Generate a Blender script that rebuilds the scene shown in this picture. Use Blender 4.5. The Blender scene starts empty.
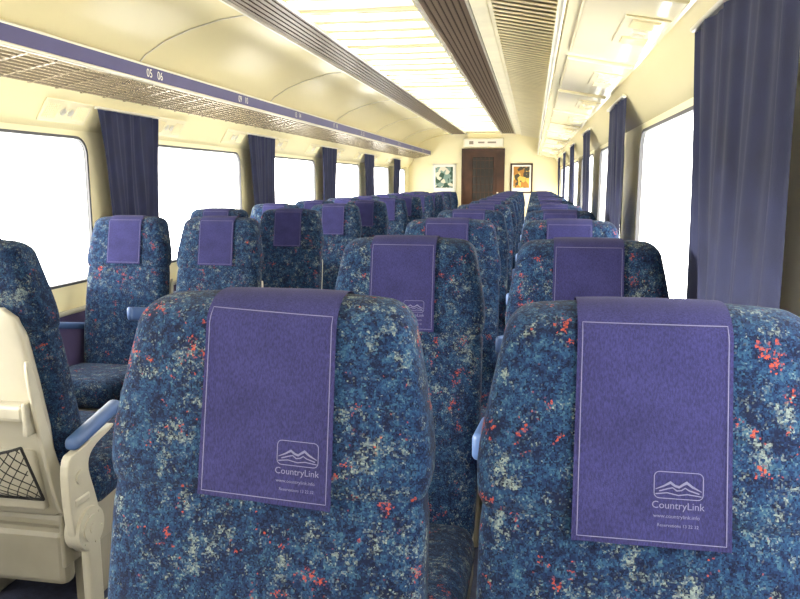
import bpy, bmesh, math, random
from mathutils import Vector, Matrix
from mathutils.bvhtree import BVHTree
random.seed(4)
EYE=1.35
scene=bpy.context.scene
scene.view_settings.view_transform='Standard'
COL=scene.collection

# ------------------------------------------------------------------ materials
def newmat(name):
    m=bpy.data.materials.new(name); m.use_nodes=True
    nt=m.node_tree; b=nt.nodes['Principled BSDF']
    return m,nt,b
def simple(name,col,rough=.5,metal=0,bump=0,bscale=200,var=.06,vscale=6,sheen=0,weave=0):
    m,nt,b=newmat(name)
    N=nt.nodes; L=nt.links
    tc=N.new('ShaderNodeTexCoord')
    nz=N.new('ShaderNodeTexNoise'); nz.inputs['Scale'].default_value=vscale; nz.inputs['Detail'].default_value=4
    L.new(tc.outputs['Object'],nz.inputs['Vector'])
    r=N.new('ShaderNodeValToRGB')
    r.color_ramp.elements[0].position=.3; r.color_ramp.elements[1].position=.7
    r.color_ramp.elements[0].color=(*[c*(1-var) for c in col],1)
    r.color_ramp.elements[1].color=(*[min(1,c*(1+var)) for c in col],1)
    L.new(nz.outputs['Fac'],r.inputs['Fac'])
    out=r.outputs['Color']
    if weave:
        wn=N.new('ShaderNodeTexNoise'); wn.inputs['Scale'].default_value=weave; wn.inputs['Detail'].default_value=1
        mp=N.new('ShaderNodeMapping'); mp.inputs['Scale'].default_value=(1,1,.35)
        L.new(tc.outputs['Object'],mp.inputs[0]); L.new(mp.outputs[0],wn.inputs['Vector'])
        mr=N.new('ShaderNodeMapRange'); mr.inputs[1].default_value=.3; mr.inputs[2].default_value=.7; mr.inputs[3].default_value=.78; mr.inputs[4].default_value=1.25
        L.new(wn.outputs['Fac'],mr.inputs[0])
        vm=N.new('ShaderNodeVectorMath'); vm.operation='SCALE'; L.new(out,vm.inputs[0]); L.new(mr.outputs[0],vm.inputs['Scale']); out=vm.outputs[0]
    L.new(out,b.inputs['Base Color'])
    b.inputs['Roughness'].default_value=rough; b.inputs['Metallic'].default_value=metal
    if sheen: b.inputs['Sheen Weight'].default_value=sheen
    if bump:
        n2=N.new('ShaderNodeTexNoise'); n2.inputs['Scale'].default_value=bscale; n2.inputs['Detail'].default_value=3
        L.new(tc.outputs['Object'],n2.inputs['Vector'])
        bp=N.new('ShaderNodeBump'); bp.inputs['Strength'].default_value=bump; bp.inputs['Distance'].default_value=.003
        L.new(n2.outputs['Fac'],bp.inputs['Height']); L.new(bp.outputs['Normal'],b.inputs['Normal'])
    return m

def fabric():
    m,nt,b=newmat('moquette'); N=nt.nodes; L=nt.links
    tc=N.new('ShaderNodeTexCoord'); oi=N.new('ShaderNodeObjectInfo')
    mul=N.new('ShaderNodeMath'); mul.operation='MULTIPLY'; mul.inputs[1].default_value=17
    L.new(oi.outputs['Random'],mul.inputs[0])
    wn=N.new('ShaderNodeTexNoise'); wn.inputs['Scale'].default_value=160
    L.new(tc.outputs['Object'],wn.inputs['Vector'])
    ws=N.new('ShaderNodeVectorMath'); ws.operation='SCALE'; ws.inputs['Scale'].default_value=.006
    L.new(wn.outputs['Color'],ws.inputs[0])
    wa=N.new('ShaderNodeVectorMath'); wa.operation='ADD'; L.new(tc.outputs['Object'],wa.inputs[0]); L.new(ws.outputs[0],wa.inputs[1])
    sn=N.new('ShaderNodeVectorMath'); sn.operation='SNAP'; sn.inputs[1].default_value=(.0022,.0022,.0022)
    L.new(wa.outputs[0],sn.inputs[0])
    add=N.new('ShaderNodeVectorMath'); add.operation='ADD'
    L.new(sn.outputs[0],add.inputs[0]); L.new(mul.outputs[0],add.inputs[1])
    def noise(s,d,r,off=0):
        n=N.new('ShaderNodeTexNoise'); n.inputs['Scale'].default_value=s; n.inputs['Detail'].default_value=d
        n.inputs['Roughness'].default_value=r
        if off:
            a=N.new('ShaderNodeVectorMath'); a.operation='ADD'; a.inputs[1].default_value=(off,off*.7,off*.3)
            L.new(add.outputs[0],a.inputs[0]); L.new(a.outputs[0],n.inputs['Vector'])
        else: L.new(add.outputs[0],n.inputs['Vector'])
        return n
    def ramp(src,els):
        r=N.new('ShaderNodeValToRGB'); cr=r.color_ramp
        cr.elements[0].position=els[0][0]; cr.elements[0].color=(*els[0][1],1)
        cr.elements[1].position=els[-1][0]; cr.elements[1].color=(*els[-1][1],1)
        for p,c in els[1:-1]:
            e=cr.elements.new(p); e.color=(*c,1)
        L.new(src,r.inputs['Fac']); return r
    nA=noise(48,9,.94)
    base=ramp(nA.outputs['Fac'],[(.43,(.003,.005,.018)),(.485,(.006,.015,.050)),(.54,(.011,.037,.090)),(.59,(.027,.068,.108)),(.66,(.11,.15,.155))])
    def mix(f,a,bc):
        x=N.new('ShaderNodeMix'); x.data_type='RGBA'
        L.new(f,x.inputs[0]); L.new(a,x.inputs[6])
        if isinstance(bc,tuple): x.inputs[7].default_value=(*bc,1)
        else: L.new(bc,x.inputs[7])
        return x.outputs[2]
    nD=noise(21,9,.92,7.7); fD=ramp(nD.outputs['Fac'],[(.525,(0,0,0)),(.58,(.95,.95,.95))])
    c=mix(fD.outputs['Color'],base.outputs['Color'],(.004,.007,.024))
    nB=noise(18,9,.93,3.1); fB=ramp(nB.outputs['Fac'],[(.545,(0,0,0)),(.615,(.85,.85,.85))])
    c=mix(fB.outputs['Color'],c,(.17,.205,.19))
    nR=noise(17,9,.88,12.3); fR=ramp(nR.outputs['Fac'],[(.592,(0,0,0)),(.620,(.9,.9,.9))])
    c=mix(fR.outputs['Color'],c,(.27,.045,.024))
    L.new(c,b.inputs['Base Color'])
    b.inputs['Roughness'].default_value=1.0
    b.inputs['Specular IOR Level'].default_value=.05
    b.inputs['Sheen Weight'].default_value=.04
    b.inputs['Sheen Roughness'].default_value=.7
    n2=noise(300,3,.7); bp=N.new('ShaderNodeBump'); bp.inputs['Strength'].default_value=.3; bp.inputs['Distance'].default_value=.002
    L.new(n2.outputs['Fac'],bp.inputs['Height']); L.new(bp.outputs['Normal'],b.inputs['Normal'])
    return m

M={}
M['fabric']=fabric()
M['cover']=simple('indigo_cloth',(.024,.0235,.085),.9,bump=.22,bscale=900,var=.12,vscale=14,sheen=.02,weave=520)
M['cover'].node_tree.nodes['Principled BSDF'].inputs['Specular IOR Level'].default_value=.12
M['print']=simple('lavender_print',(.105,.105,.20),.7,var=.03)
M['cream']=simple('cream_plastic',(.46,.435,.355),.4,var=.08)
M['basegrey']=simple('grey_beige_metal',(.27,.25,.20),.45,var=.12)
M['ceil']=simple('cream_laminate',(.94,.84,.50),.2,var=.02,vscale=1.5)
M['tan']=simple('tan_cream_moulding',(.90,.81,.54),.12,var=.03,vscale=3)
M['wall']=simple('cream_wall_laminate',(.95,.86,.54),.3,var=.02,vscale=2)
M['lower']=simple('purple_grey_carpet_wall',(.07,.055,.14),.9,bump=.4,bscale=300)
M['floor']=simple('blue_grey_carpet',(.03,.035,.07),.95,bump=.5,bscale=250,var=.25,vscale=40)
M['arm']=simple('blue_vinyl',(.06,.115,.27),.45,var=.05)
M['curtain']=simple('navy_curtain',(.011,.015,.054),.85,bump=.3,bscale=350,var=.2,vscale=10,sheen=.04)
M['gasket']=simple('dark_rubber',(.07,.07,.075),.5)
M['vent']=simple('brown_anodised_vent',(.14,.095,.06),.4,metal=.2)
M['ventdark']=simple('vent_shadow_gap',(.045,.032,.022),.8)
M['railblue']=simple('indigo_rack_edge',(.075,.068,.18),.5)
M['alu']=simple('satin_aluminium',(.74,.70,.58),.35,metal=.4)
M['rack']=simple('bronze_rack_bars',(.36,.30,.21),.25,metal=.5)
M['white']=simple('white_plastic',(.92,.90,.78),.25,var=.02)
M['black']=simple('black_elastic',(.015,.015,.015),.8)
M['wood']=simple('dark_brown_veneer',(.060,.024,.011),.4,var=.4,vscale=5)
M['darkglass']=simple('dark_glass',(.02,.018,.014),.5)
M['slat']=simple('pale_cream_slats',(.93,.86,.62),.45)
M['steel']=simple('painted_steel',(.34,.28,.18),.5,metal=.1)
M['slatback']=simple('tan_backing',(.60,.52,.35),.6)
m,nt,b=newmat('window_glass')
N=nt.nodes;L=nt.links
tr=N.new('ShaderNodeBsdfTransparent'); tr.inputs[0].default_value=(.97,.98,1,1)
gl=N.new('ShaderNodeBsdfGlossy'); gl.inputs['Roughness'].default_value=.02
mx=N.new('ShaderNodeMixShader'); mx.inputs[0].default_value=.05
L.new(tr.outputs[0],mx.inputs[1]);L.new(gl.outputs[0],mx.inputs[2]);L.new(mx.outputs[0],nt.nodes['Material Output'].inputs['Surface'])
M['glass']=m
def glow(name,lo,hi,sc):
    m,nt,b=newmat(name); N=nt.nodes;L=nt.links
    b.inputs['Base Color'].default_value=(.25,.22,.15,1)
    tc=N.new('ShaderNodeTexCoord'); wv=N.new('ShaderNodeTexWave'); wv.bands_direction='Y'; wv.inputs['Scale'].default_value=sc
    L.new(tc.outputs['Object'],wv.inputs['Vector'])
    rp=N.new('ShaderNodeValToRGB'); rp.color_ramp.elements[0].color=(1,.86,.56,1); rp.color_ramp.elements[1].color=(1,.98,.90,1)
    rp.color_ramp.elements[0].position=.0; rp.color_ramp.elements[1].position=.5
    L.new(wv.outputs['Fac'],rp.inputs[0]); L.new(rp.outputs[0],b.inputs['Emission Color'])
    mr=N.new('ShaderNodeMapRange'); mr.inputs[1].default_value=.1; mr.inputs[2].default_value=.7; mr.inputs[3].default_value=lo; mr.inputs[4].default_value=hi
    L.new(wv.outputs['Fac'],mr.inputs[0]); L.new(mr.outputs[0],b.inputs['Emission Strength'])
    return m
M['diff']=glow('light_diffuser',.58,3.0,1.2566)
M['signglow']=glow('lit_sign',.7,.9,30)

# ------------------------------------------------------------------ mesh helpers
def me(name,verts,faces,mat,smooth=False):
    d=bpy.data.meshes.new(name); d.from_pydata([tuple(v) for v in verts],[],faces); d.update()
    bm=bmesh.new(); bm.from_mesh(d); bmesh.ops.recalc_face_normals(bm,faces=bm.faces); bm.to_mesh(d); bm.free()
    mats=mat if isinstance(mat,list) else [mat]
    for q in mats: d.materials.append(M[q])
    if smooth:
        for p in d.polygons: p.use_smooth=True
    return d
def ob(name,data,parent=None,loc=(0,0,0),**kw):
    o=bpy.data.objects.new(name,data); COL.objects.link(o); o.location=loc
    if parent: o.parent=parent
    for k,v in kw.items(): o[k]=v
    return o
def join(lists):
    V=[];F=[]
    for v,f in lists:
        n=len(V); V+=list(v); F+=[tuple(i+n for i in q) for q in f]
    return V,F
def box(x0,x1,y0,y1,z0,z1):
    v=[(x,y,z) for z in (z0,z1) for y in (y0,y1) for x in (x0,x1)]
    f=[(0,2,3,1),(4,5,7,6),(0,1,5,4),(2,6,7,3),(0,4,6,2),(1,3,7,5)]
    return v,f
def rbox(x0,x1,y0,y1,z0,z1,r,seg=3,skew=None):
    bm=bmesh.new()
    v,f=box(x0,x1,y0,y1,z0,z1)
    vs=[bm.verts.new(p) for p in v]
    for q in f: bm.faces.new([vs[i] for i in q])
    bmesh.ops.bevel(bm,geom=list(bm.edges),offset=r,segments=seg,profile=.5,affect='EDGES')
    bm.verts.index_update()
    V=[tuple(p.co) for p in bm.verts]; F=[tuple(p.index for p in fc.verts) for fc in bm.faces]; bm.free()
    if skew: V=[skew(p) for p in V]
    return V,F
def tube(p0,p1,r,n=6):
    p0=Vector(p0);p1=Vector(p1);d=(p1-p0).normalized()
    a=d.orthogonal().normalized();b2=d.cross(a)
    V=[];F=[]
    for p in (p0,p1):
        for i in range(n):
            t=2*math.pi*i/n; V.append(tuple(p+a*r*math.cos(t)+b2*r*math.sin(t)))
    for i in range(n): F.append((i,(i+1)%n,n+(i+1)%n,n+i))
    F.append(tuple(range(n)));F.append(tuple(range(n,2*n)))
    return V,F
def sgnp(a,e): return math.copysign(abs(a)**e,a)
def loft(levels,n=44,p=3.2,crown=None):
    V=[];F=[]
    for (z,cy,w,t) in levels:
        for i in range(n):
            a=2*math.pi*(i+.5)/n
            x=w*sgnp(math.cos(a),2/p); y=cy+t*sgnp(math.sin(a),2/p)
            V.append((x,y,z-(crown(z)*x*x if crown else 0)))
    for k in range(len(levels)-1):
        for i in range(n):
            F.append((k*n+i,k*n+(i+1)%n,(k+1)*n+(i+1)%n,(k+1)*n+i))
    F.append(tuple(range(n))); F.append(tuple((len(levels)-1)*n+i for i in range(n)))
    return V,F
def extrude_yz(poly,x0,x1,r=.006):
    bm=bmesh.new()
    a=[bm.verts.new((x0,y,z)) for y,z in poly]; b2=[bm.verts.new((x1,y,z)) for y,z in poly]
    n=len(poly); bm.faces.new(a); bm.faces.new(b2[::-1])
    for i in range(n): bm.faces.new((a[i],b2[i],b2[(i+1)%n],a[(i+1)%n]))
    bmesh.ops.recalc_face_normals(bm,faces=bm.faces)
    if r:
        ed=[e for e in bm.edges if len(e.link_faces)==2 and any(len(f.verts)==n and n>4 for f in e.link_faces)]
        if ed: bmesh.ops.bevel(bm,geom=ed,offset=r,segments=2,profile=.5,affect='EDGES')
    bm.verts.index_update()
    V=[tuple(p.co) for p in bm.verts]; F=[tuple(p.index for p in fc.verts) for fc in bm.faces]; bm.free()
    return V,F
def smooth_poly(pts,it=2):
    for _ in range(it):
        q=[]
        n=len(pts)
        for i in range(n):
            a=pts[i];b2=pts[(i+1)%n]
            q.append((a[0]*.75+b2[0]*.25,a[1]*.75+b2[1]*.25)); q.append((a[0]*.25+b2[0]*.75,a[1]*.25+b2[1]*.75))
        pts=q
    return pts
def text2d(s,width=None,height=None):
    c=bpy.data.curves.new('t','FONT'); c.body=s; c.resolution_u=3
    o=bpy.data.objects.new('t',c); COL.objects.link(o)
    bpy.context.view_layer.update()
    dg=bpy.context.evaluated_depsgraph_get()
    d=bpy.data.meshes.new_from_object(o.evaluated_get(dg))
    V=[(v.co.x,v.co.y) for v in d.vertices]; F=[tuple(p.vertices) for p in d.polygons]
    bpy.data.objects.remove(o); bpy.data.meshes.remove(d)
    x0=min(v[0] for v in V);x1=max(v[0] for v in V);y0=min(v[1] for v in V);y1=max(v[1] for v in V)
    s=(width/(x1-x0)) if width else height/(y1-y0)
    return [((v[0]-(x0+x1)/2)*s,(v[1]-y0)*s) for v in V],F
def strip2d(pts,w,closed=False):
    V=[];F=[];n=len(pts)
    for i,p in enumerate(pts):
        if closed: a=pts[i-1];b2=pts[(i+1)%n]
        else: a=pts[max(0,i-1)];b2=pts[min(n-1,i+1)]
        d=Vector((b2[0]-a[0],b2[1]-a[1])).normalized(); nn=Vector((-d.y,d.x))*w/2
        V+= [(p[0]+nn.x,p[1]+nn.y),(p[0]-nn.x,p[1]-nn.y)]
    for i in range(n if closed else n-1):
        j=(i+1)%n; F.append((2*i,2*i+1,2*j+1,2*j))
    return V,F
def rrect(w,h,r,k=6,cx=0,cy=0):
    P=[]
    for sx,sy,a0 in ((1,1,0),(-1,1,90),(-1,-1,180),(1,-1,270)):
        for i in range(k+1):
            a=math.radians(a0+90*i/k); P.append((cx+sx*(w/2-r)+r*math.cos(a),cy+sy*(h/2-r)+r*math.sin(a)))
    return P

# ------------------------------------------------------------------ seat meshes (local: facing -Y, floor origin below top ridge)
TOP=1.197
SL=.20
def cy(z): return -SL*(TOP-z)
def interp(pts,z):
    for (a,b2),(c,d) in zip(pts,pts[1:]):
        if z<=c:
            t=(z-a)/(c-a)
            return b2+(d-b2)*t
    return pts[-1][1]
wp=[(.930,.215),(.936,.222),(.950,.2285),(.975,.231),(1.0,.2295),(1.04,.2235),(1.08,.216),(1.12,.208),(1.156,.200)]
lv=[]
for z in (.930,.933,.938,.947,.962,.985,1.01,1.04,1.07,1.1,1.125,1.156):
    t=.058 if z>.965 else .058-.011*((.965-z)/.035)**2
    lv.append((z,cy(z),interp(wp,z),t))
CH=TOP-1.156
for i in range(1,11):
    q=math.sin(math.radians(90*i/10)); s=math.sqrt(max(0,1-q*q))
    lv.append((1.156+CH*q,cy(1.156+CH*q),.200-.042*(1-s)-.004*q,.058*s**.85+.0015))
headV,headF=loft(lv,60,4.6,crown=lambda z: .25*max(0,min(1,(z-1.0)/.2)))
headM=me('headrest',headV,headF,'fabric',True)
lv=[]
for z in (.36,.37,.40,.45,.52,.6,.7,.8,.86,.9,.925,.945,.96):
    w=interp([(.36,.19),(.37,.21),(.40,.218),(.6,.226),(.8,.226),(.9,.225),(.945,.220),(.96,.21)],z)
    t=interp([(.36,.05),(.37,.062),(.5,.064),(.75,.061),(.86,.057),(.93,.053),(.96,.047)],z)
    lv.append((z,cy(z),w,t))
bV,bF=loft(lv,60,4.4)
backM=me('backrest',bV,bF,'fabric',True)
lv=[]
for z in (.34,.35,.38,.5,.65,.8,.92,.98,1.0,1.008):
    w=interp([(.34,.14),(.35,.16),(.38,.17),(.65,.188),(.9,.182),(.98,.165),(1.008,.13)],z)
    t=interp([(.34,.01),(.38,.022),(.6,.026),(.9,.022),(1.0,.018),(1.008,.008)],z)
    lv.append((z,cy(z)+.058,w,t))
shell=loft(lv,40,4.5)
lv=[]
for z in (.37,.38,.5,.57,.575):
    lv.append((z,cy(z)+.058+.026,.14 if .37<z<.575 else .13,.012))
sh2=loft(lv,32,6)
fl=[]
for sx in (-1,1):
    fl.append(extrude_yz(smooth_poly([(-.13,.34),(-.06,.34),(.005,.62),(.045,.86),(.015,.86),(-.035,.62)],2),sx*.192-.006,sx*.192+.006,.003))
V,F=join([shell,sh2]+fl); shellM=me('back_shell',V,F,'cream',False)
for p in shellM.polygons: p.use_smooth = len(p.vertices)==4 and p.area<.004
def cskew(p):
    x,y,z=p; return (x,y,z+.02*(-(y+.45))/.25+(-.25*x*x if z>.42 else 0))
V,F=rbox(-.226,.226,-.70,-.20,.335,.475,.05,5,cskew); cushM=me('seat_cushion',V,F,'fabric',True)
parts=[rbox(-.20,.20,-.62,-.12,.26,.335,.02,2),rbox(-.19,-.15,-.56,-.16,0,.27,.012,2),rbox(.15,.19,-.56,-.16,0,.27,.012,2),rbox(-.16,.16,-.40,-.34,.03,.09,.015,2),
       rbox(-.205,-.19,-.50,-.05,.20,.37,.006,2),rbox(.19,.205,-.50,-.05,.20,.37,.006,2),rbox(-.18,.18,-.14,-.08,.12,.30,.02,2)]
V,F=join(parts); baseM=me('seat_base',V,F,'basegrey',False)
prof=smooth_poly([(.005,.57),(.008,.44),(-.005,.33),(-.03,.27),(-.075,.25),(-.12,.27),(-.140,.33),(-.115,.43),(-.085,.52),(-.12,.565),(-.23,.588),(-.24,.605),(-.05,.580)],2)
V,F=extrude_yz(prof,-.014,.014,.004)
ap=[(V,F)]
ap.append(tube((-.024,-.072,.33),(.024,-.072,.33),.064,36)); ap.append(tube((-.028,-.072,.33),(.028,-.072,.33),.040,28)); ap.append(tube((-.031,-.072,.33),(.031,-.072,.33),.016,16)); ap.append(tube((-.020,-.045,.50),(.020,-.045,.50),.020,20))
ap.append(rbox(-.018,.018,-.085,-.015,.415,.44,.006,2))
ap.append(rbox(-.014,.014,-.13,-.06,.03,.28,.010,2)); ap.append(rbox(-.02,.02,-.20,-.03,0,.035,.010,2))
for k in range(6):
    a_=math.radians(60*k+15); ap.append(tube((-.027,-.072+.052*math.cos(a_),.33+.052*math.sin(a_)),(.027,-.072+.052*math.cos(a_),.33+.052*math.sin(a_)),.004,8))
V,F=join(ap); armM=me('armrest',V,F,'cream',False)
V,F=extrude_yz(smooth_poly([(-.17,.34),(-.17,.62),(-.42,.675),(-.44,.69),(-.20,.645),(-.13,.63),(-.13,.34)],2),-.008,.008,.002); armC=me('armrest',V,F,'lower',False)
V,F=rbox(-.018,.018,-.44,-.06,.15,.60,.012,2,lambda p:(p[0],p[1],p[2]+(-p[1]-.06)*.18*(p[2]>.4))); armW=me('armrest',V,F,'lower',False)
def ask(p): x,y,z=p; return (x,y,z+(-y-.05)*.20)
V,F=rbox(-.023,.023,-.28,-.03,.583,.622,.016,4,ask); padM=me('armrest_pad',V,F,'arm',True)
V,F=rbox(-.016,.016,-.50,-.17,.645,.71,.014,4,ask); padC=me('armrest_pad',V,F,'arm',True)
V,F=rbox(-.023,.023,-.44,-.06,.583,.622,.016,4,ask); padW=me('armrest_pad',V,F,'arm',True)
L2=[]
def shy(z): return cy(z)+.062+.036
zn0,zn1,xn=.42,.61,.155
def npt(x,z):
    sag=.05*math.sin(math.pi*min(1,max(0,(z-zn0)/(zn1-zn0))))*(1-(x/xn)**2)
    return (x,shy(z)+.015+.04*(z-zn0)/(zn1-zn0)+sag,z-.03*(z-zn0)/(zn1-zn0)*(1-(x/xn)**2))
nn_=11
for i in range(-nn_,nn_*2):
    for s in (1,-1):
        x0_=-xn+2*xn*i/nn_
        pts=[]
        for q in range(13):
            z=zn0+(zn1-zn0)*q/12; x=x0_+s*(z-zn0)*.7
            if abs(x)<=xn: pts.append((x,z))
        for a_,b_ in zip(pts,pts[1:]): L2.append(tube(npt(*a_),npt(*b_),.0015,4))
for zz in (zn1,zn0):
    for q in range(10):
        L2.append(tube(npt(-xn+2*xn*q/10,zz),npt(-xn+2*xn*(q+1)/10,zz),.004,6))
for xx in (-xn,xn): L2.append(tube(npt(xx,zn0),npt(xx,zn1),.004,6))
V,F=join(L2); netM=me('pocket_net',V,F,'black')
V,F=join([rbox(-.165,.165,-.045,.020,.68,.73,.012,2),rbox(-.178,-.165,-.05,.025,.64,.74,.004,2),rbox(.165,.178,-.05,.025,.64,.74,.004,2)]); trayM=me('folding_tray',V,F,'cream')

bvh=BVHTree.FromPolygons([Vector(v) for v in headV],headF)
def hit(o,d):
    h=bvh.ray_cast(Vector(o),Vector(d))
    return h[0]
def frontY(x,z,off=.004):
    zz=max(z,.99)
    h=hit((x,-1,zz),(0,1,0))
    y=h.y if h else -.1
    if z<.99: y-= (.99-z)*SL*1.05
    return y-off
def cover_meshes(zb,skew,tag,cxl,cof,up=0,emblem=True):
    nx=16; HW=.091; xs=[-HW+2*HW*i/nx+cof for i in range(nx+1)]
    V=[];F=[];rows=0
    nz=20
    for j in range(nz+1):
        for x in xs:
            b2=zb+skew*x
            z=b2+(1.14-b2)*j/nz
            wob=.0012*math.sin(x*45+j*.25)*(1-j/nz)
            V.append((cof+(x-cof)*(1+.02*(1-j/nz)),frontY(x,z)-abs(wob),z))
        rows+=1
    for j in range(1,13):
        a=math.pi-math.pi*j/12
        d=Vector((0,math.cos(a),math.sin(a)))
        for x in xs:
            c=Vector((x,cy(1.14),1.14)); h=hit(c+d*.5,-d)
            V.append(tuple(h+d*.004) if h else tuple(c+d*.06))
        rows+=1
    for j in range(1,5):
        z=1.14-.02*j
        for x in xs:
            h=hit((x,1,z),(0,-1,0)); V.append((x,h.y+.004,z))
        rows+=1
    n=nx+1
    for j in range(rows-1):
        for i in range(nx): F.append((j*n+i,j*n+i+1,(j+1)*n+i+1,(j+1)*n+i))
    cm=me('headrest_cover'+tag,V,F,'cover',True)
    P=[]
    def sk(v): return [(a,b2+skew*a*.8) for a,b2 in v]
    bx=.085; t0=zb+.007; t1=1.178
    pts=[]
    for i in range(16): pts.append((-bx*1.015+2*bx*1.015*i/16,t0))
    for i in range(26): pts.append((bx*(1.015-.015*i/26),t0+(t1-t0)*i/26))
    for i in range(16): pts.append((bx-2*bx*i/16,t1))
    for i in range(26): pts.append((-bx*(1+.015*i/26),t1-(t1-t0)*i/26))
    v,f=strip2d(pts,.0011,True); P.append((sk(v),f))
    if emblem:
        cx=cxl
        lz=zb+.052+up
        v,f=strip2d(rrect(.056,.031,.006,4,cx,lz+.0155),.0010,True); P.append((sk(v),f))
        k=.85
        top=[(-.031,.009),(-.020,.0145),(-.011,.0205),(-.004,.0155),(.001,.0145),(.007,.0190),(.011,.0215),(.019,.0155),(.031,.0085)]
        bot=[(-.031,.008),(-.020,.0120),(-.011,.0165),(-.005,.0125),(.001,.0110),(.006,.0145),(.011,.0172),(.018,.0125),(.031,.0075)]
        v=[(cx+a*k,lz+b2*k+.003) for a,b2 in top]+[(cx+a*k,lz+b2*k+.003) for a,b2 in bot]
        nt_=len(top); P.append((sk(v),[(i,i+1,nt_+i+1,nt_+i) for i in range(nt_-1)]))
        for pl,w in (([(-.026,.006),(-.014,.0100),(-.008,.0115),(-.002,.0075),(.004,.0085),(.009,.0120),(.014,.009),(.028,.005)],.0015),
                     ([(-.031,.002),(-.015,.0042),(0,.0015),(.012,.0035),(.031,.0015)],.0013)):
            v,f=strip2d([(cx+a*k,lz+b2*k+.003) for a,b2 in pl],w); P.append((sk(v),f))
        v,f=text2d('CountryLink',width=.060); P.append((sk([(a+cx,b2+zb+.0375+up) for a,b2 in v]),f))
        v,f=text2d('www.countrylink.info',width=.053); P.append((sk([(a+cx-.002,b2+zb+.028+up) for a,b2 in v]),f))
        v,f=text2d('Reservations 13 22 32',width=.047); P.append((sk([(a+cx,b2+zb+.019+up) for a,b2 in v]),f))
    V,F=join(P)
    V=[(a+cof,frontY(a+cof,b2,.0065),b2) for a,b2 in V]
    pm=me('cover_print'+tag,V,F,'print')
    return cm,pm
cvA=cover_meshes(.932,-.055,'_a',.046,.012)
cvB=cover_meshes(.917,.0,'_b',.031,-.003,.006)
cvC=cover_meshes(.945,.0,'_c',.036,-.003)
cvD=cover_meshes(.955,.0,'_d',.036,0,emblem=False)

def seat(x,y,rot,arms,cv,label,group,bw=1.0,bx=0,sz=1.0):
    r=ob('passenger_seat',None,None,(x,y,0)); r.empty_display_size=.2
    r.rotation_euler=(0,0,rot); r.scale=(1,1,sz)
    r['label']=label; r['category']='train seat'; r['group']=group
    for nm,mm in (('backrest',backM),('headrest',headM),('seat_cushion',cushM)):
        o=ob(nm,mm,r,(bx,0,0)); o.scale=(bw,1,1)
    ob('seat_base',baseM,r,label='grey-beige metal seat base')
    ob('back_shell',shellM,r,label='cream plastic back shell')
    ob('seat_pocket',netM,r,label='black net magazine pocket'); ob('folding_tray',trayM,r,(0,.01,0),label='cream folding tray')
    c=ob('headrest_cover',cv[0],r,label='purple cloth headrest cover with white border')
    ob('printed_emblem' if cv is not cvD else 'stitched_border',cv[1],c)
    for ax,t in arms:
        a=ob('armrest',(armM,armW,armC)[t],r,(ax,0,0),label='cream armrest with blue pad' if t==0 else 'purple panelled armrest with blue pad'); ob('armrest_pad',(padM,padW,padC)[t],a)
    return r
LB='blue mottled fabric seat with indigo headrest cover'
for n in range(12):
    y=1.0+1.055*n-(.02 if n==0 else 0)
    bw=1.0 if n==0 else .95
    seat(-.346-(.006 if n==0 else 0),y,0,[(-.262,0)]+([(.244,2)] if n else []),cvA if n==0 else cvC,LB+(' beside the aisle' if n<3 else ''),'aisle seats in double rows',bw,.006 if n else 0)
    seat(.154,y,0,[(.262,1)],cvB if n==0 else cvC,LB+(' near curtained windows' if n<3 else ''),'window seats in double rows',bw if n else .97,0 if n else .007)
for n in range(10):
    y=3.52+1.10*n
    seat(-1.555,y,0,[(.262,0),(-.25,2)],cvD,LB,'aisle seats across the aisle',.97,0,.983)
    seat(-2.055,y,0,[(-.262,1)],cvD,LB,'window seats across the aisle',.97,0,.983)
seat(-1.555,1.78,math.pi,[(-.262,0),(.25,2)],cvB,'blue mottled seat turned away showing cream back shell','reversed seat')

# ------------------------------------------------------------------ carriage shell
XL,XR=-2.40,.50; Y0,Y1=-2.41,14.3
MX=XL+XR
WZ0,WZ1=EYE-.535,EYE+.235
WT=EYE+.27
def st(name,d,**k):
    o=ob(name,d,**k); o['kind']='structure'; return o
V,F=box(XL-.05,XR+.05,Y0,Y1,-.05,0); st('floor',me('floor',V,F,'floor'),label='dark blue-grey carpeted carriage floor',category='floor')
wins0=[(3.69+2.14*k-1.5,3.69+2.14*k) for k in range(-2,5)]
winsR=[(a,b-(.14 if i==1 else 0)) for i,(a,b) in enumerate(wins0)]
bounds=[(3.69+2.14*k-1.82,3.69+2.14*k+.32) for k in range(-2,5)]
wins0.append((12.89,13.85)); winsR.append((12.89,13.85)); bounds.append((12.57,14.3))
def wall(X,name,wins):
    V=[];F=[]
    for (s,e),(a,b2) in zip(wins,bounds):
        n=len(V)
        w=e-s;h=WZ1-WZ0;R=rrect(w,h,.09,6,(s+e)/2,(WZ0+WZ1)/2)
        outer=[(b2,WT),(a,WT),(a,0),(b2,0)]
        V+=[(X,p[0],p[1]) for p in outer]; V+=[(X,p[0],p[1]) for p in R]
        k=7
        for c in range(4):
            for i in range(6): F.append((n+c,n+4+c*k+i,n+4+c*k+i+1))
            F.append((n+c,n+4+c*k+6,n+4+((c+1)%4)*k,n+(c+1)%4))
    return st(name,me(name,V,F,'wall'),label='cream laminate side wall with window openings',category='wall')
wall(XL,'wall_left',wins0); wall(XR,'wall_right',winsR)
for i,(X,s) in enumerate(((XL,1),(XR,-1))):
    xa,xb=sorted((X,X+s*.02))
    V,F=box(xa,xb,Y0+.02,Y1,0,.66); st('trim_%d'%(i+1),me('trim',V,F,'lower'),label='purple-grey carpeted lower wall panel',category='wall panel')
    xa,xb=sorted((X-.0,X+s*.03))
    V,F=rbox(xa,xb,Y0+.02,Y1,.66,.685,.01,2); st('trim_%d'%(i+3),me('trim',V,F,'cream'),label='cream ledge strip along the wall',category='trim')
wn=0
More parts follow.
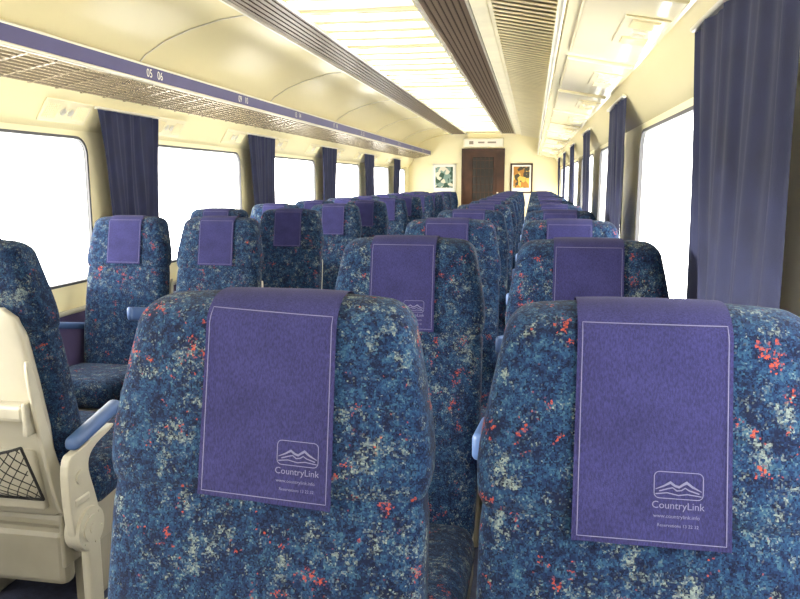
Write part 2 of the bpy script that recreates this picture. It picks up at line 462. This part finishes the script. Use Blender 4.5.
for X,s,wl in ((XL,1,wins0),(XR,-1,winsR)):
    for a,b2 in wl:
        wn+=1
        r=ob('window_%d'%wn,None,None,(X,(a+b2)/2,(WZ0+WZ1)/2)); r['kind']='structure'; r['label']='wide rounded train window with dark rubber frame'; r['category']='window'
        w=b2-a;h=WZ1-WZ0
        n=len(rrect(w,h,.1,6))
        def ring(w0,h0,r0,w1,h1,r1,xs):
            o=rrect(w0,h0,r0,6); i_=rrect(w1,h1,r1,6)
            V=[];F=[]
            for xx in xs:
                V+=[(xx,p[0],p[1]) for p in o]; V+=[(xx,p[0],p[1]) for p in i_]
            for i in range(n):
                j=(i+1)%n
                F.extend([(i,j,n+j,n+i),(2*n+i,2*n+j,3*n+j,3*n+i),(i,j,2*n+j,2*n+i),(n+i,n+j,3*n+j,3*n+i)])
            return V,F
        V,F=ring(w+.012,h+.012,.096,w-.016,h-.016,.082,(s*.005,-s*.012))
        ob('window_frame',me('window_frame',V,F,'gasket'),r)
        V,F=ring(w-.0,h-.0,.09,w-.02,h-.02,.08,(-s*.012,-s*.05))
        ob('window_reveal',me('window_reveal',V,F,'white'),r,label='pale window reveal')
        V=[(-s*.045,p[0],p[1]) for p in rrect(w-.01,h-.01,.085,6)]
        ob('window_pane',me('window_pane',V,[tuple(range(n))],'glass'),r)
# ceiling
prof=[(XL,.27),(-2.28,.455),(-2.31,.47),(-2.32,.55),(-2.28,.64),(-2.20,.72),(-2.08,.79),(-1.92,.85),(-1.74,.895),(-1.54,.92)]
full=prof+[(MX-x,h) for x,h in prof[::-1]]
V=[];F=[]
for y in (Y0,Y1):
    V+=[(x,y,EYE+h) for x,h in full]
n=len(full)
for i in range(n-1): F.append((i,i+1,n+i+1,n+i))
d=me('ceiling',V,F,'ceil'); st('ceiling',d,label='cream curved laminate carriage ceiling',category='ceiling')
for i,p in enumerate(d.polygons): p.use_smooth = 3<=i<=14 and i not in (9,)
for y,nm in ((Y1,'wall_front'),(Y0,'wall_back')):
    V=[(XL,y,0),(XR,y,0)]+[(x,y,EYE+h) for x,h in full[::-1]]
    st(nm,me(nm,V,[tuple(range(len(V)))],'wall'),label='cream laminate end wall of the carriage',category='wall')
k=0
for yy in [ -.27+2.14*i for i in range(7)]:
    for pr,ofs in ((prof[2:],-1),([(MX-x,h) for x,h in prof[2:]],1)):
        V=[];F=[]
        for (x,h) in pr:
            for dy in (-.006,.006):
                for dh in (0,-.006): V.append((x-ofs*.003,yy+dy,EYE+h+dh-.001))
        for i in range(len(pr)-1):
            b0=i*4;F+=[(b0+1,b0+3,b0+7,b0+5),(b0,b0+1,b0+5,b0+4),(b0+2,b0+3,b0+7,b0+6)]
        k+=1; st('trim_%d'%(4+k),me('trim',V,F,'alu'),label='thin joint strip across the curved ceiling panel',category='trim')
tn=40
for x0,x1 in ((-1.545,-1.275),(-.60,-.36)):
    L2=[]
    z=EYE+.915
    w=x1-x0; nr=7
    for i in range(nr):
        xa=x0+w*i/nr; L2.append(box(xa+.002,xa+w/nr*.74,Y0+.01,Y1-.01,z-.010,z))
    V,F=join(L2); o=st('trim_%d'%tn,me('trim',V,F,'vent'),label='long brown slotted air vent in the ceiling',category='air vent'); tn+=1
    V,F=box(x0,x1,Y0+.01,Y1-.01,z-.004,z+.002); ob('vent_backing',me('vent_backing',V,F,'ventdark'),o)
    V,F=join([box(x0-.014,x0,Y0+.01,Y1-.01,z-.026,z),box(x1,x1+.014,Y0+.01,Y1-.01,z-.026,z)]); ob('vent_edge',me('vent_edge',V,F,'alu'),o)
V,F=rbox(-.34,-.25,Y0+.01,Y1-.01,EYE+.885,EYE+.91,.008,2); st('trim_%d'%tn,me('trim',V,F,'slat'),label='cream moulding strip along the ceiling',category='trim'); tn+=1
# slatted panel
L2=[];x0,h0,x1,h1=-.235,.885,.10,.82
y=Y0+.05
while y<Y1-.08:
    ya,yb=y,y+.055
    L2.append(([(x0,ya,EYE+h0-.01),(x1,ya,EYE+h1-.01),(x0,yb,EYE+h0+.0),(x1,yb,EYE+h1+.0),(x0,ya,EYE+h0-.018),(x1,ya,EYE+h1-.018),(x0,yb,EYE+h0-.008),(x1,yb,EYE+h1-.008)],
      [(0,1,3,2),(4,5,7,6),(0,1,5,4),(2,3,7,6),(0,2,6,4),(1,3,7,5)]))
    y+=.09
for xa,ha in ((x0,h0),(x1,h1)): L2.append(box(xa-.010,xa+.010,Y0+.02,Y1-.01,EYE+ha-.018,EYE+ha+.008))
V,F=join(L2); o=st('trim_%d'%tn,me('trim',V,F,'slat'),label='pale cream slatted ceiling panel',category='ceiling panel'); tn+=1
V=[(x0,Y0+.03,EYE+h0+.004),(x1,Y0+.03,EYE+h1+.004),(x1,Y1-.02,EYE+h1+.004),(x0,Y1-.02,EYE+h0+.004)]
ob('panel_backing',me('panel_backing',V,[(0,1,2,3)],'slatback'),o)
# ceiling lights
cxl=-.937
fp=[box(-.335,.335,-.525,-.50,-.02,.01),box(-.335,.335,.50,.525,-.02,.01),box(-.335,-.315,-.5,.5,-.02,.01),box(.315,.335,-.5,.5,-.02,.01)]
for q in (-.25,0,.25): fp.append(box(-.315,.315,q-.009,q+.009,-.015,.008))
V,F=join(fp); frM=me('light_frame',V,F,'ceil')
V=[];F=[];ny=20
for j in range(ny+1):
    y=-.5+j/ny
    for x in (-.315,0,.315): V.append((x,y,-.008+(.004 if x==0 else 0)*-1))
for j in range(ny):
    for i in range(2): F.append((j*3+i,j*3+i+1,j*3+i+4,j*3+i+3))
dfM=me('light_diffuser',V,F,'diff',True)
y=-1.8
while y<Y1-.5:
    r=ob('ceiling_light',None,None,(cxl,y,EYE+.91)); r['label']='rectangular glowing ribbed ceiling light panel'; r['category']='ceiling light'; r['group']='row of ceiling lights'
    ob('light_frame',frM,r); ob('light_diffuser',dfM,r); y+=1.05
body=me('light_housing',*rbox(-.062,.062,-.19,.19,-.006,0,.003,2),'tan')
lam=me('reading_lamp',*tube((0,0,-.012),(0,0,-.004),.020,18),'alu')
ven1=me('light_vent',*join([box(-.040,.040,-.05,.05,-.0085,-.005)]+[box(-.038,.038,-.046+.014*i,-.040+.014*i,-.012,-.008) for i in range(7)]),'tan')
# luggage racks
for side in (-1,1):
    def mx(x): return x if side<0 else MX-x
    r=ob('luggage_rack',None,None,(mx(-2.1),0,EYE+.5)); r['label']='overhead luggage rack with indigo edge and seat numbers' if side<0 else 'cream overhead luggage rack above curtained windows'; r['category']='luggage rack'
    def rel(V): return [(x-mx(-2.1),y,z-EYE-.5) for x,y,z in V]
    a,b2=sorted((mx(-1.98),mx(-1.965)))
    V,F=rbox(a,b2,Y0+.02,Y1-.01,EYE+.522,EYE+.588,.004,2); ob('rack_edge',me('rack_edge',rel(V),F,'railblue' if side<0 else 'slat'),r)
    V,F=join([tube((mx(-1.972),Y0+.02,EYE+.592),(mx(-1.972),Y1-.01,EYE+.592),.008,10),tube((mx(-1.972),Y0+.02,EYE+.514),(mx(-1.972),Y1-.01,EYE+.514),.010,10)])
    ob('rack_lip',me('rack_lip',rel(V),F,'alu',True),r,label='aluminium lip')
    L2=[]
    def cross(y,w,xa=-1.985,ha=.512,xb=-2.29,hb=.456,th=.010):
        return ([(mx(xa),y,EYE+ha),(mx(xa),y+w,EYE+ha),(mx(xb),y+w,EYE+hb),(mx(xb),y,EYE+hb),
                 (mx(xa),y,EYE+ha-th),(mx(xa),y+w,EYE+ha-th),(mx(xb),y+w,EYE+hb-th),(mx(xb),y,EYE+hb-th)],
                [(0,1,2,3),(4,5,6,7),(0,1,5,4),(1,2,6,5),(2,3,7,6),(3,0,4,7)])
    if side<0:
        for i in range(9):
            t=(i+.5)/9; x=mx(-1.985-.30*t);h=.510-.055*t
            L2.append(box(x-.0085,x+.0085,Y0+.02,Y1-.01,EYE+h-.008,EYE+h+.004))
        y=Y0+.1
        while y<Y1-.05:
            L2.append(cross(y,.018,th=.010)); y+=.20
    else:
        L2.append(cross(Y0+.02,Y1-Y0-.03,th=.012))
        y=Y0+.12
        while y<Y1-1.0:
            v,f=rbox(-.125,.125,0,.93,-.016,0,.007,2)
            ang=math.atan2(.056,.305)
            cxr=mx(-2.145);
            v=[(cxr+p[0],p[1]+y,EYE+.473+p[2]-p[0]*math.tan(ang)*1.0-.001) for p in v]
            L2.append((v,f)); y+=1.07
    V,F=join(L2); ob('rack_shelf',me('rack_shelf',rel(V),F,'rack' if side<0 else 'tan'),r,label='slotted metal rack shelf' if side<0 else 'moulded cream rack underside')
    if side<0:
        for i in range(9):
            yy=3.67+1.2*i
            tx='%02d   %02d'%(5+4*i,6+4*i)
            v,f=text2d(tx,height=.042)
            V=[(mx(-1.98)+.0165,yy+p[0]*1.0,EYE+.534+p[1]) for p in v]
            ob('seat_number',me('seat_number',rel(V),f,'white'),r,label='white seat numbers %02d %02d'%(5+4*i,6+4*i))
        for n in range(11):
            q=ob('reading_light',None,None,(-2.343,1.305+1.07*n,EYE+.352)); q['label']='pale overhead reading light unit with air vents'; q['category']='reading light'; q['group']='overhead reading lights'
            q.rotation_euler=(0,-math.radians(57),0)
            ob('light_housing',body,q)
            for yy in (-.03,.03): ob('reading_lamp',lam,q,(0,yy,0))
            for yy in (-.12,.12): ob('light_vent',ven1,q,(0,yy,0))
    else:
        for n in range(11):
            q=ob('reading_light',body,r,(MX+2.20-mx(-2.1),1.305+1.07*n,.446-.5)); q['label']='pale reading light plate with air vents'
            q.rotation_euler=(0,math.radians(10.4),0)
            for yy in (-.03,.03): ob('reading_lamp',lam,q,(0,yy,0))
            for yy in (-.12,.12): ob('light_vent',ven1,q,(0,yy,0))

# curtains
def curtain(side,yc,W,lab,taper=.24):
    X=XL if side<0 else XR
    s=1 if side<0 else -1
    nu,nv=120,26
    zt,zb=EYE+.392,EYE-.60
    V=[];F=[]
    ph=random.random()*6; ph2=random.random()*6
    for j in range(nv+1):
        v=j/nv; z=zt+(zb-zt)*v
        inn=.092-.022*v
        wd=W*(1-taper*v)
        sh=.36*taper*W*v
        for i in range(nu+1):
            u=i/nu
            pl=.010*math.sin(u*2*math.pi*5+ph+2.2*math.sin(4*u+ph2)+1.2*v)+.005*math.sin(u*2*math.pi*10+ph2+2.6*v)+.009*math.sin(u*7+ph+v*3)
            V.append((s*(inn+pl*(.6+.4*v)),(u-.5)*wd+sh+.008*math.sin(7*v+u*15),z-EYE))
    n=nu+1
    for j in range(nv):
        for i in range(nu): F.append((j*n+i,j*n+i+1,(j+1)*n+i+1,(j+1)*n+i))
    d=me('curtain_cloth',V,F,'curtain',True)
    r=ob('window_curtain',None,None,(X,yc,EYE)); r['label']=lab; r['category']='curtain'; r['group']='window curtains'
    ob('curtain_cloth',d,r)
    V,F=rbox(min(s*.086,s*.108),max(s*.086,s*.108),-W/2-.01,W/2+.01,.385,.400,.004,1); ob('curtain_rail',me('curtain_rail',V,F,'alu'),r)
for k in range(0,6):
    yc=1.87+2.14*k
    curtain(-1,yc-.03,.65,'pleated navy blue curtain gathered between train windows',.36)
    curtain(1,yc-(.19 if k==0 else .05),.82 if k==0 else .70,'pleated navy blue curtain gathered between train windows',.24)

# ------------------------------------------------------------------ end wall features
DC=-.95
r=ob('door_1',None,None,(DC,Y1,0)); r['kind']='structure'; r['label']='dark brown wood veneer door with latticed glazed panel'; r['category']='door'
def px(nm,parts,mat,par=r,**k):
    V,F=join(parts); return ob(nm,me(nm,V,F,mat),par,**k)
px('door_leaf',[box(-.38,.38,-.04,-.005,0,1.95)],'wood')
px('door_window',[rbox(-.20,.20,-.05,-.035,.75,1.82,.01,2)],'darkglass',label='dark glass door window')
lat=[]
for i in range(7): lat.append(box(-.20,.20,-.058,-.05,.85+.15*i,.862+.15*i))
for i in range(4): lat.append(box(-.128+.08*i,-.118+.08*i,-.058,-.05,.75,1.82))
px('door_lattice',lat,'wood')
px('window_surround',[box(-.23,-.20,-.055,-.035,.72,1.85),box(.20,.23,-.055,-.035,.72,1.85),box(-.23,.23,-.055,-.035,1.82,1.85),box(-.23,.23,-.055,-.035,.72,.75)],'wood')
px('door_frame',[box(-.41,-.38,-.06,0,0,1.98),box(.38,.41,-.06,0,0,1.98),box(-.41,.41,-.06,0,1.95,1.98)],'wood')
px('door_handle',[rbox(.27,.30,-.09,-.04,1.0,1.16,.008,2)],'alu')
s=ob('information_display',None,None,(DC,Y1,2.09)); s['label']='white lit rectangular sign above the door'; s['category']='sign'
px('display_case',[rbox(-.38,.38,-.05,0,-.085,.085,.01,2)],'slat',s); px('display_screen',[box(-.35,.35,-.054,-.05,-.06,.06)],'signglow',s)
px('display_marking',[box(-.27,-.19,-.057,-.054,-.03,.03),box(-.10,.02,-.057,-.054,-.012,.018),box(.08,.24,-.057,-.054,-.012,.018)],'steel',s)
def poster(x,w,h,seed,c1,c2,c3,lab):
    m,nt,b=newmat('poster_print'); N=nt.nodes;L=nt.links
    tc=N.new('ShaderNodeTexCoord');vo=N.new('ShaderNodeTexVoronoi');vo.inputs['Scale'].default_value=14
    mp=N.new('ShaderNodeMapping');mp.inputs['Location'].default_value=(seed,seed,seed);L.new(tc.outputs['Object'],mp.inputs[0]);L.new(mp.outputs[0],vo.inputs['Vector'])
    rp=N.new('ShaderNodeValToRGB');cr=rp.color_ramp;cr.interpolation='CONSTANT';cr.elements[0].color=(*c1,1);cr.elements[1].position=.75;cr.elements[1].color=(*c3,1);e=cr.elements.new(.4);e.color=(*c2,1)
    sp=N.new('ShaderNodeSeparateColor');L.new(vo.outputs['Color'],sp.inputs[0]);L.new(sp.outputs[0],rp.inputs[0]);L.new(rp.outputs[0],b.inputs['Base Color'])
    key='poster%d'%seed; M[key]=m
    r=ob('framed_poster',None,None,(x,Y1,1.42)); r['label']=lab; r['category']='poster'
    px('poster_frame',[box(-w/2,w/2,-.02,0,h/2-.03,h/2),box(-w/2,w/2,-.02,0,-h/2,-h/2+.03),box(-w/2,-w/2+.03,-.02,0,-h/2,h/2),box(w/2-.03,w/2,-.02,0,-h/2,h/2)],'alu' if seed==3 else 'wood',r)
    px('poster_sheet',[box(-w/2+.03,w/2-.03,-.01,0,-h/2+.03,h/2-.03)],'white',r)
    px('poster_picture',[box(-w/2+.06,w/2-.06,-.013,-.009,-h/2+.10,h/2-.06)],key,r)
poster(-1.70,.46,.56,3,(.03,.08,.05),(.20,.30,.25),(.7,.65,.5),'framed poster with dark green picture on white')
poster(-.22,.42,.56,8,(.45,.2,.03),(.75,.5,.10),(.06,.05,.03),'framed orange and brown poster')

# ------------------------------------------------------------------ light
w=bpy.data.worlds.new('w'); scene.world=w; w.use_nodes=True
bg=w.node_tree.nodes['Background']; bg.inputs[0].default_value=(1,.98,.92,1); bg.inputs[1].default_value=11.5
sun=bpy.data.lights.new('sun','SUN'); sun.energy=9.0; sun.angle=.12; sun.color=(1,.93,.78)
so=ob('sun_light',sun); so.rotation_euler=Vector((.85,.30,-.10)).to_track_quat('-Z','Y').to_euler()

# ------------------------------------------------------------------ camera
f=730.
a=Vector((533-400,299.5-182,f)).normalized()
u=Vector((0,a.z,-a.y)).normalized()
r_=u.cross(a)
R=Matrix(((r_.x,r_.y,-r_.z),(a.x,a.y,-a.z),(u.x,u.y,-u.z)))
cam=bpy.data.cameras.new('cam'); cam.sensor_width=36; cam.lens=f/800*36; cam.clip_start=.02
co=ob('camera',cam); co.matrix_world=Matrix.Translation((0,0,EYE))@R.to_4x4()
scene.camera=co
